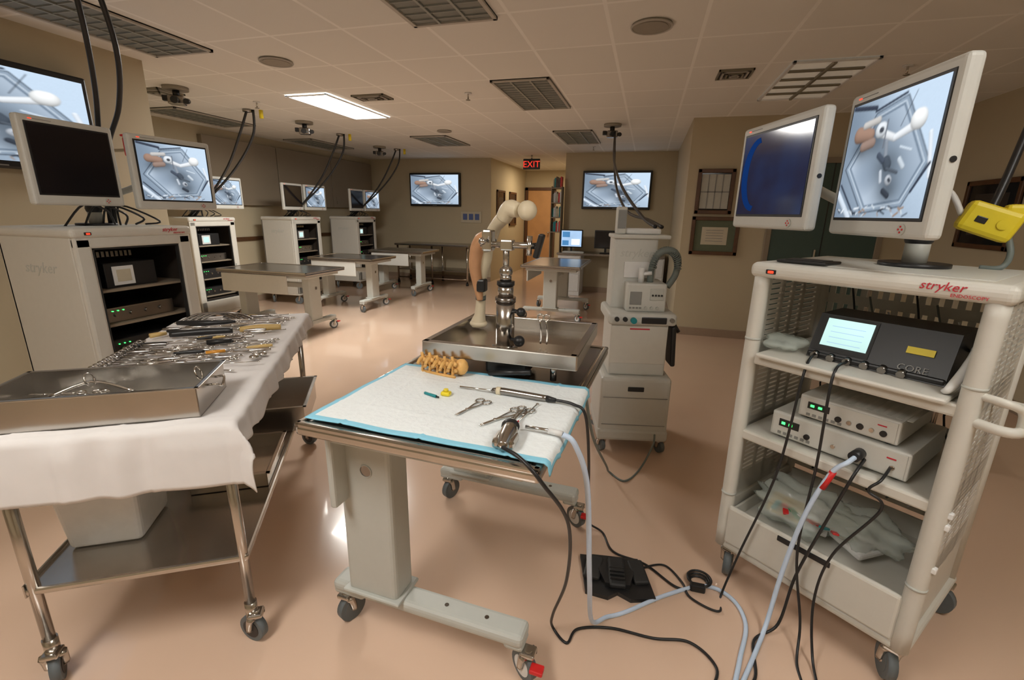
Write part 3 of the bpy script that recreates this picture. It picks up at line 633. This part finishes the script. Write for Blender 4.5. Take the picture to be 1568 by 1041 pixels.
o.tube([(-.65,1.88,1.37),(-.61,1.84,1.40),(-.57,1.79,1.45),(-.52,1.75,1.49)],[.036,.030,.024,.028],BONE,seg=14)
o.tube([(-.53,1.76,1.48),(-.50,1.74,1.515),(-.46,1.72,1.51)],[.03,.034,.026],BONE,seg=14)
o.sph((-.425,1.71,1.51),.036,BONE,u=20)
o.tube([(-.66,1.87,1.39),(-.60,1.80,1.405),(-.56,1.73,1.395)],.013,CHROME,sub=4)
o.done()
o=B("lumbar_spine_model",T(-.165,.515,.914),radians(-12))
for k in range(5):
    x=-.085+.040*k;z=.045+.004*sin(k*2)
    o.cyl((x-.012,.015,z),(x+.013,.015,z),.024,SPINE,seg=14);o.ring((x-.013,.015,z),.024,.003,SPINE,(1,0,0));o.ring((x+.014,.015,z),.024,.003,SPINE,(1,0,0))
    o.cyl((x+.014,.015,z),(x+.027,.015,z),.020,BONE,seg=12)
    o.tube([(x,-.005,z+.012),(x+.004,-.03,z+.02),(x+.006,-.055,z+.005)],[.012,.009,.007],SPINE,sub=3)
    for sg in (-1,1):
        o.tube([(x,.0,z),(x,-.012,z+sg*.025),(x-.004,-.012,z+sg*.044)],[.010,.008,.006],SPINE,sub=3)
        o.sph((x+.014,-.018,z+sg*.014),.010,SPINE,(1.3,1,1),u=8)
for y in (.03,-.02): o.cyl((-.08,y,.006),(.09,y,.006),.006,SPINE)
o.sph((.10,.015,.045),.030,SPINE,(1,1,1.2),u=12);ob=o.done();ob.scale=(.86,.86,.86)
# ------------------------------------------------------------------ instruments
def hemostat(o,x,y,z,a,L=.15,m=CHROME,op=.12):
    M=Matrix.Translation((x,y,z))@Matrix.Rotation(a,4,'Z')
    f=lambda p:tuple(M@Vector((*p,0)))
    for s in (-1,1):
        c=(-L*.5,s*(.012+L*op*.5));R=.013
        seg=12
        o.tube([f((c[0]+R*cos(2*pi*k/seg)*1.2,c[1]+R*sin(2*pi*k/seg))) for k in range(seg)],.0028,m,seg=5,sub=1,closed=True)
        o.tube([f((c[0]+R,c[1]-s*.004)),f((-L*.2,s*.009)),f((L*.12,0)),f((L*.5,-s*.003))],[.0028,.0032,.0038,.0018],m,seg=5,sub=3)
    o.cyl(f((L*.12,0)),tuple(Vector(f((L*.12,0)))+Vector((0,0,.004))),.005,m,seg=8)
def rod(o,x,y,z,a,L,hm,hl=.1,hr=.007,r=.0022):
    d=Vector((cos(a),sin(a),0));p=Vector((x,y,z))-d*L/2
    o.tube([p,p+d*hl*.3,p+d*hl*.7,p+d*hl],[hr*.7,hr,hr*.8,hr*.5],hm,seg=8,sub=3);o.tube([p+d*hl,p+d*L],r,CHROME,seg=6,sub=1)
    o.sph(tuple(p+d*L),r*1.8,CHROME,(1.5,1.5,.6),u=6)
zt=.917
o=B("marking_pen");a=T(-.115,.31,zt+.004);b_=T(-.065,.295,zt+.004);o.cyl(a,b_,.005,TEAL,seg=10);o.cyl(b_,T(-.055,.292,zt+.004),.003,BLACK,seg=8);o.done()
o=B("yellow_clip");o.box(-.016,.016,-.012,.012,0,.014,YEL,.005);o.cyl((.0,0,.014),(0,0,.022),.008,YEL);ob=o.done();ob.location=T(-.045,.325,zt)
o=B("arthroscopic_shaver")
o.tube([T(-.03,.40,zt+.006),T(.09,.40,zt+.009)],.003,CHROME,sub=1);o.tube([T(.09,.40,zt+.010),T(.13,.40,zt+.012),T(.2,.395,zt+.013),T(.28,.39,zt+.013)],[.008,.012,.011,.010],STEELD,seg=12,sub=4)
o.tube([T(.28,.39,zt+.013),T(.31,.388,zt+.012)],[.011,.007],BLACK,sub=1);o.cyl(T(.105,.40,zt+.011),T(.12,.40,zt+.012),.013,BONE);o.done()
def single(name,fn):
    o=B(name);fn(o);o.done()
q=T(.075,.25,zt+.004);single("surgical_forceps",lambda o:hemostat(o,*q,radians(-110),.13,op=.03))
q2=T(.185,.215,zt+.004);single("surgical_forceps",lambda o:hemostat(o,*q2,radians(-122),.15,op=.06))
q3=T(.225,.24,zt+.004);single("surgical_forceps",lambda o:hemostat(o,*q3,radians(-105),.13,op=.05))
q4=T(.25,.27,zt+.005);single("metal_probe",lambda o:rod(o,*q4,radians(80),.17,RED,.03,.004))
o=B("endoscope_camera_head")
a=T(.255,.075,zt);o.tube([T(.25,.13,zt+.026),T(.255,.10,zt+.026),T(.258,.06,zt+.022),T(.262,.03,zt+.018)],[.02,.023,.02,.014],STEEL,seg=16)
o.sph(T(.25,.125,zt+.03),.023,BLACK,(1.1,1.0,.9));o.box(a[0]-.03,a[0]+.03,a[1]-.035,a[1]+.03,zt+.001,zt+.03,STEEL,.010)
o.tube([T(.25,.15,zt+.03),T(.24,.20,zt+.02),T(.235,.30,zt+.008)],.004,CHROME,sub=3)
o.cyl(T(.28,.165,zt+.016),T(.36,.168,zt+.014),.005,CHROME);o.cyl(T(.345,.168,zt+.014),T(.385,.165,zt+.012),.008,WPOLY);o.done()
# ------------------------------------------------------------------ cables
def cable(name,pts,r,m):
    o=B(name);o.tube(pts,r,m,sub=10);o.done()
cable("fiber_light_cable",[T(.385,.165,.928),T(.42,.17,.90),(-.10,1.19,.75),(-.08,1.25,.4),(-.07,1.40,.08),(-.02,1.50,.012),(.05,1.55,.008),(.2,1.68,.008),(.36,1.78,.008),(.46,1.74,.008),(.49,1.62,.008),(.44,1.45,.008),(.40,1.3,.008),(.42,1.15,.008)],.008,CABW)
cable("video_camera_cable",[T(.262,.03,.934),T(.32,-.0,.93),T(.38,-.01,.88),(-.13,1.05,.72),(-.14,1.16,.45),(-.2,1.32,.15),(-.21,1.39,.02),(-.15,1.35,.006),(-.12,1.42,.006),(0.0,1.46,.006),(.15,1.46,.006),(.28,1.48,.006),(.36,1.40,.006),(.33,1.28,.006),(.42,1.25,.006),(.5,1.35,.006)],.005,BLACK)
cable("shaver_power_cable",[T(.31,.388,.93),T(.37,.38,.927),T(.41,.37,.90),(-.12,1.42,.7),(-.13,1.65,.35),(-.14,1.95,.08),(-.08,2.0,.007),(-.02,1.88,.007),(.12,1.84,.007),(.25,1.74,.007),(.34,1.77,.007)],.005,BLACK)
cable("foot_pedal_cable",[(.10,1.78,.03),(.2,1.86,.006),(.27,1.78,.006),(.3,1.70,.006),(.40,1.66,.006),P(-.22,-.1,.006),P(-.2,-.05,.2),P(-.12,-.045,.6),P(-.1,-.03,.98),P(-.12,.07,1.03)],.0045,BLACK)
cable("console_cable",[P(-.02,.075,1.03),P(-.01,-.04,1.0),P(0,-.05,.7),P(.0,-.06,.35),P(.06,-.08,.1),P(.10,-.16,.008),P(.18,-.3,.006),P(.1,-.5,.006)],.0045,BLACK)
cable("console_cable",[P(.10,.05,.73),P(.10,-.03,.69),P(.06,-.05,.5),P(.01,-.06,.25),P(.0,-.10,.05),P(-.03,-.2,.008),P(.05,-.35,.006),P(.0,-.5,.006)],.005,BLACK)
o=B("fiber_light_cable");o.tube([P(.085,.06,.745),P(.08,-.03,.735),P(.045,-.05,.68),P(.0,-.06,.5),P(-.03,-.07,.25),P(-.03,-.12,.04),P(0,-.25,.009),P(.04,-.42,.009)],.008,CABW,sub=10)
o.cyl(P(.085,.055,.747),P(.082,.0,.744),.018,BLACK);o.cyl(P(.05,-.047,.69),P(.03,-.053,.62),.0105,RED);o.done()
cable("console_cable",[P(.17,.06,.74),P(.17,-.02,.71),P(.15,-.04,.67),P(.19,-.03,.62),P(.1,-.05,.4),P(.08,-.06,.2),P(.13,-.12,.03),P(.2,-.22,.006)],.0045,BLACK)
cable("suction_tubing",[(-.16,1.55,.90),(-.14,1.8,.6),(-.10,2.3,.2),(-.09,2.55,.02),(.0,2.5,.008),(.08,2.65,.008),(.15,2.80,.10),(.16,2.87,.15)],.006,GREYH)
o=B("floor_cable_coil")
for k in range(3): o.tube([(.34+(.035+.006*k)*cos(t*.7),1.80+(.03+.008*k)*sin(t*.7),.008+.008*k) for t in range(9)],.005,BLACK,sub=3,closed=True)
o.box(.30,.36,1.74,1.77,0,.03,BLACK,.006);o.done()
o=B("foot_pedal",(.0,1.72,0),radians(8))
o.poly([(-.15,.11,0),(-.13,-.10,0),(-.04,-.12,0),(.0,-.09,0),(.05,-.12,0),(.15,-.10,0),(.12,.11,0)],BLACK,(0,0,.018))
o.poly([(-.10,.09,.018),(-.05,-.07,.018),(.05,-.07,.018),(.10,.09,.018)],BLACK,(0,.0,.022))
o.box(-.035,.035,-.08,.06,.03,.055,RUB,.010,rot=(.22,0,0));o.box(-.13,-.06,-.04,.08,.02,.04,RUB,.008,rot=(.12,0,-.2));o.box(.06,.125,-.04,.08,.02,.04,RUB,.008,rot=(.12,0,.2))
for k in range(5):o.box(-.03,.03,-.06+.02*k,-.055+.02*k,.05,.060,BLACK,.001)
o.done()
# ------------------------------------------------------------------ mobile cart with breathing hose
VL=(.02,2.86,0);VR=radians(12)
o=B("anesthesia_cart",VL,VR)
o.box(-.22,.22,.0,.46,.10,.52,WHITE2,.025,seg=3);o.box(-.225,.225,-.01,.47,.09,.17,WHITE2,.02);o.box(-.05,.05,-.006,.004,.43,.46,BLACK,.004);o.box(-.20,.20,-.004,.002,.385,.388,GLABEL,0);o.box(-.20,.20,-.004,.002,.20,.203,GLABEL,0)
for x in (-.19,.19):
    for y in (.04,.42):o.caster(x,y,.042,.10,-1.2,hub=TYRE)
o.box(-.175,.175,.05,.40,.52,.86,WHITE2,.012);o.box(-.17,.17,.046,.052,.60,.84,WHITE,.004);o.box(-.06,.06,.043,.047,.82,.828,LABEL,.001)
o.box(-.20,.215,.02,.44,.85,.925,WHITE2,.022,seg=3);o.box(.0,.15,.012,.022,.865,.905,BLACK,.006)
for x in (-.15,-.10,.18):o.cyl((x,.02,.89),(x,-.0,.89),.014,RUB if x<0 else STEEL,seg=14)
o.cyl((-.05,.02,.885),(-.05,-.01,.885),.018,TEAL,seg=14)
o.box(-.09,.15,.08,.34,.925,1.10,WHITE2,.010);o.box(-.07,.0,.074,.08,.97,1.05,GLABEL,.002);o.box(.05,.13,.074,.08,1.0,1.07,GREYP,.002)
for k in range(3):o.cyl((.03+.035*k,.08,.95),(.03+.035*k,.068,.95),.010,GREYP,seg=12)
for k in range(4):o.box(-.07+.02*k,-.058+.02*k,.072,.08,.945,.955,GLABEL,0);o.cyl((.065+.018*k,.075,1.03),(.065+.018*k,.068,1.03),.006,BLACK,seg=8)
o.box(-.17,.10,.20,.40,.92,1.37,WHITE2,.012);o.box(-.18,.17,.18,.42,1.36,1.385,WHITE2,.008)
o.ftext("stryker",.07,-.03,.199,1.25,GREYP,.25)
o.box(-.10,.08,.19,.20,1.12,1.22,WPOLY,.003)
o.tube([(.06,.16,1.10),(.06,.14,1.2),(.09,.12,1.28),(.16,.12,1.30),(.21,.14,1.25),(.21,.16,1.15),(.17,.17,1.07)],.020,GREYH,sub=6,seg=10)
for k in range(26):
    t=k/25*pi;o.ring((.135-.075*cos(t),.125,1.19+.11*sin(t)),.0215,.003,GREYH,(sin(t),0,cos(t)),seg=10)
o.cyl((.0,.14,1.10),(.0,.14,1.19),.018,WPOLY);o.cyl((.0,.14,1.15),(.06,.13,1.16),.012,WPOLY)
o.box(.205,.235,.06,.2,.58,.84,BLACK,.012,rot=(0,-.06,0));o.cyl((.21,.1,.86),(.25,.1,.80),.012,BLACK)
o.box(-.10,.12,.24,.38,1.386,1.42,WPOLY,.01)
o.box(-.16,-.10,.22,.30,1.385,1.55,WHITE2,.01);o.box(-.155,-.105,.215,.22,1.42,1.53,GLABEL,.001)
o.done()
o=B("hanging_supply_cable",(0,0,0))
o.tube([(-.50,6.55,CZ-.1),(-.42,5.6,2.1),(-.25,4.4,1.75),(-.05,3.6,1.50),(.05,3.22,1.43)],.012,BLACK,sub=8)
o.tube([(-.50,6.55,CZ-.1),(-.40,5.7,1.9),(-.2,4.4,1.55),(.0,3.6,1.47),(.09,3.2,1.43)],.012,BLACK,sub=8);o.done()
# ------------------------------------------------------------------ left instrument table
LL=(-1.485,.905,0);LR=radians(31.5);Lf=frame(LL,LR);zt2=.86
o=B("steel_instrument_table",LL,LR)
for x in (-.29,.29):
    for y in (.0,1.52):
        o.cyl((x,y,.10),(x,y,zt2-.02),.0165,STEEL,seg=14);o.cyl((x,y,.10),(x,y,.16),.020,STEEL,seg=14)
        o.caster(x,y,.05,.13,-.9+x,hub=BLACK)
o.box(-.33,.33,-.04,1.58,zt2-.03,zt2,STEEL,.010);o.box(-.31,.31,-.015,1.54,.335,.36,STEEL,.008)
o.box(-.33,-.325,-.04,1.58,zt2-.05,zt2,STEEL,.002);o.cyl((-.29,1.52,.2),(.29,1.52,.2),.012,STEEL)
o.box(-.31,-.305,-.015,1.54,.33,.375,STEEL,.002);o.box(-.31,.31,1.535,1.54,.33,.375,STEEL,.002);o.done()
cloth("instrument_table_drape",LL,LR,-.36,.42,-.24,1.60,zt2,-.335,.335,-.045,1.585,CLOTH,(80,160),amp=.006,wave=.007)
zi=zt2+.012
o=B("white_plastic_tub",LL,LR)
tb=bmesh.new();bmesh.ops.create_cube(tb,size=1)
for v in tb.verts:
    k=1 if v.co.z>0 else .86
    v.co.x*=.25*k;v.co.y*=.26*k;v.co.z*=.26
bmesh.ops.bevel(tb,geom=tb.edges[:],offset=.018,segments=3,affect='EDGES',profile=.5)
top=max(tb.faces,key=lambda f:f.calc_center_median().z)
bmesh.ops.inset_region(tb,faces=[top],thickness=.006);bmesh.ops.translate(tb,vec=(0,0,-.2),verts=top.verts)
o.add(tb,WPOLY,False,Matrix.Translation((-.17,.27,.361+.13)));o.done()
o=B("steel_shelf_pan",LL,LR);traybox(o,.0,.29,.42,.80,.362,.43,STEEL,rim=.015);o.done()
o=B("steel_shelf_pan",LL,LR);traybox(o,.04,.37,.95,1.42,.362,.50,STEEL,rim=.015);o.done()
o=B("steel_instrument_pan",LL,LR);traybox(o,-.325,.235,.0,.27,zi,zi+.10,STEEL,rim=.010)
o.tube([(.235,.10,zi+.07),(.26,.10,zi+.07),(.262,.14,zi+.05),(.26,.18,zi+.07),(.235,.18,zi+.07)],.004,CHROME,sub=3)
for k in range(2): o.ring((.2-.3*k,.14,zi+.10),.022,.003,CHROME,(1,0,.3))
for k in range(8): hemostat(o,random.uniform(-.25,.17),random.uniform(.06,.2),zi+.012+.005*k,random.uniform(-.6,.6)+(pi if k%2 else 0),.15)
rod(o,-.18,.1,zi+.05,2.9,.3,CHROME,.08,.006);o.tube([(-.2,.12,zi+.06),(-.1,.15,zi+.09),(.02,.12,zi+.06)],.005,CHROME,sub=5)
o.done()
o=B("surgical_instrument_set",LL,LR)
def sp(x0,x1,y0,y1):return random.uniform(x0,x1),random.uniform(y0,y1)
for k in range(44):
    x,y=sp(-.22,.22,.36,1.48);hemostat(o,x,y,zi+.005+.008*random.random(),random.gauss(0,.25)+(pi if random.random()<.7 else 0),random.uniform(.13,.2))
for k in range(36):
    x,y=sp(-.15,.18,.42,1.5);rod(o,x,y,zi+.008+.014*random.random(),random.gauss(0,.2)+(0 if k%2 else pi),random.uniform(.2,.32),random.choice((STEELD,STEEL,STEELD,BLACK,TAN,CHROME,STEELD)),random.uniform(.08,.12),.009)
for k in range(16):
    y=.42+.032*k;o.ring((-.28,y,zi+.022),.016,.003,STEELD,(0,1,.3));o.tube([(-.265,y,zi+.02),(-.17,y+.01,zi+.012)],.003,STEELD,seg=5,sub=1)
o.cyl((-.28,.40,zi+.02),(-.28,.95,zi+.02),.004,CHROME)
o.tube([(-.22,1.06,zi+.02),(-.08,1.08,zi+.022),(.05,1.09,zi+.02)],[.014,.018,.013],BLACK,seg=10)
o.tube([(-.26,1.28,zi+.03),(-.12,1.25,zi+.03),(.02,1.27,zi+.028)],[.012,.015,.008],BLACK,seg=10)
o.tube([(.08,1.10,zi+.02),(.17,1.12,zi+.022),(.27,1.13,zi+.02)],[.014,.018,.014],TAN,seg=10)
o.tube([(.00,.86,zi+.02),(.10,.88,zi+.02)],[.012,.010],BLACK,seg=10,sub=1)
o.tube([(-.30,1.05,zi+.02),(-.25,1.10,zi+.02)],[.012,.010],TAN,seg=10,sub=1)
o.tube([(.05,.68,zi+.018),(.12,.70,zi+.02)],[.010,.008],mat("orange_handle",(.65,.28,.03),.4),seg=8,sub=1)
for k in range(4): o.tube([(-.27+.03*k,1.36,zi+.02),(-.2+.03*k,1.40,zi+.05),(-.1+.03*k,1.42,zi+.045),(.0+.03*k,1.38,zi+.01)],.006,STEELD,sub=4)
o.sph((.255,.60,zi+.012),.02,CHROME,(1,1,.6));o.sph((.28,.64,zi+.012),.018,CHROME,(1,1,.6))
o.done()
# ------------------------------------------------------------------ desk area at back
o=B("white_desk_counter",(0,0,0))
o.box(-1.6,.35,8.8,9.38,.76,.80,STEELD,.006)
for a,c in ((-1.58,-1.15),(-.55,-.1),(-.08,.35)):
    o.box(a,c,8.84,9.38,.0,.76,WPOLY,.006);o.box(a+.02,c-.02,8.825,8.84,.42,.74,WPOLY,.006);o.box(a+.02,c-.02,8.825,8.84,.08,.40,WPOLY,.006);o.cyl((a+.12,8.815,.6),(c-.12,8.815,.6),.007,STEEL)
o.done()
def deskmon(x,on):
    o=B("computer_monitor",(x,9.0,.80),0);o.box(-.1,.1,-.05,.08,0,.015,BLACK,.006);o.box(-.02,.02,.0,.03,.01,.12,BLACK,.005);o.box(-.21,.21,-.02,.02,.09,.42,BLACK,.01)
    if on: o.box(-.19,.19,-.023,-.02,.11,.40,S_BG,0);o.box(-.17,-.03,-.025,-.023,.28,.38,S_MID,0);o.box(.0,.16,-.025,-.023,.14,.25,S_WH,0);o.box(-.17,-.05,-.025,-.023,.13,.22,S_MID,0)
    else: o.box(-.19,.19,-.023,-.02,.11,.40,GLASS,0)
    o.done()
deskmon(-1.36,True);deskmon(-.72,False)
o=B("computer_keyboard",(-1.3,8.88,.801));o.box(-.2,.2,-.06,.06,0,.02,WHITE2,.005)
for k in range(4):o.box(-.18,.18,-.05+.025*k,-.032+.025*k,.02,.026,GREYP,.002)
o.done()
o=B("wall_bookshelf",(-1.68,9.28,0))
for z in (1.15,1.42,1.69,1.96):
    o.box(-.12,.07,-.16,.10,z,z+.02,WALLB,.003)
    for k in range(6):o.box(-.11+.028*k,-.087+.028*k,-.10,.08,z+.02,z+.18+.02*(k%3),random.choice((RED,TEAL,PAPER,WOOD,GREYP,WPOLY)),.002)
o.box(.06,.075,-.16,.10,.0,2.0,WALLB,.003);o.box(-.13,-.115,-.16,.10,0,2.0,WALLB,.003);o.box(-.12,.07,-.16,.1,.3,.32,WALLB,.003);o.done()
PB=mat("plaque_blue",(.08,.12,.3),.5)
o=B("wall_notice_plaque",(-3.75,9.99,1.28));o.box(-.24,.24,-.012,0,0,.24,PAPER,.003)
for k in range(3):o.box(-.19+.14*k,-.09+.14*k,-.016,-.012,.06,.19,PB,.001)
o.done()
o=B("rolling_stool",(1.95,3.55,0));o.cyl((0,0,.56),(0,0,.62),.18,BLACK,seg=28);o.cyl((0,0,.12),(0,0,.56),.025,STEEL)
for k in range(5):
    a=2*pi*k/5+.3;o.tube([(0,0,.14),(.13*cos(a),.13*sin(a),.11),(.25*cos(a),.25*sin(a),.085)],[.022,.018,.014],BLACK,sub=3);o.caster(.25*cos(a),.25*sin(a),.03,.09,a,hub=BLACK)
o.done()
# ------------------------------------------------------------------ world / camera
w=bpy.data.worlds.new("w");sc.world=w;w.use_nodes=True;w.node_tree.nodes["Background"].inputs[0].default_value=(.5,.42,.32,1);w.node_tree.nodes["Background"].inputs[1].default_value=.05
c=bpy.data.cameras.new("camera");co=bpy.data.objects.new("camera",c);sc.collection.objects.link(co);sc.camera=co
c.sensor_width=36;c.lens=715/1568*36;c.clip_start=.05
R=Matrix.Rotation(radians(15.5),4,'Z')@Matrix.Rotation(radians(90-15.2),4,'X')@Matrix.Rotation(radians(1.0),4,'Z')
co.matrix_world=Matrix.Translation((0,0,1.5))@R
sc.view_settings.view_transform='Standard'
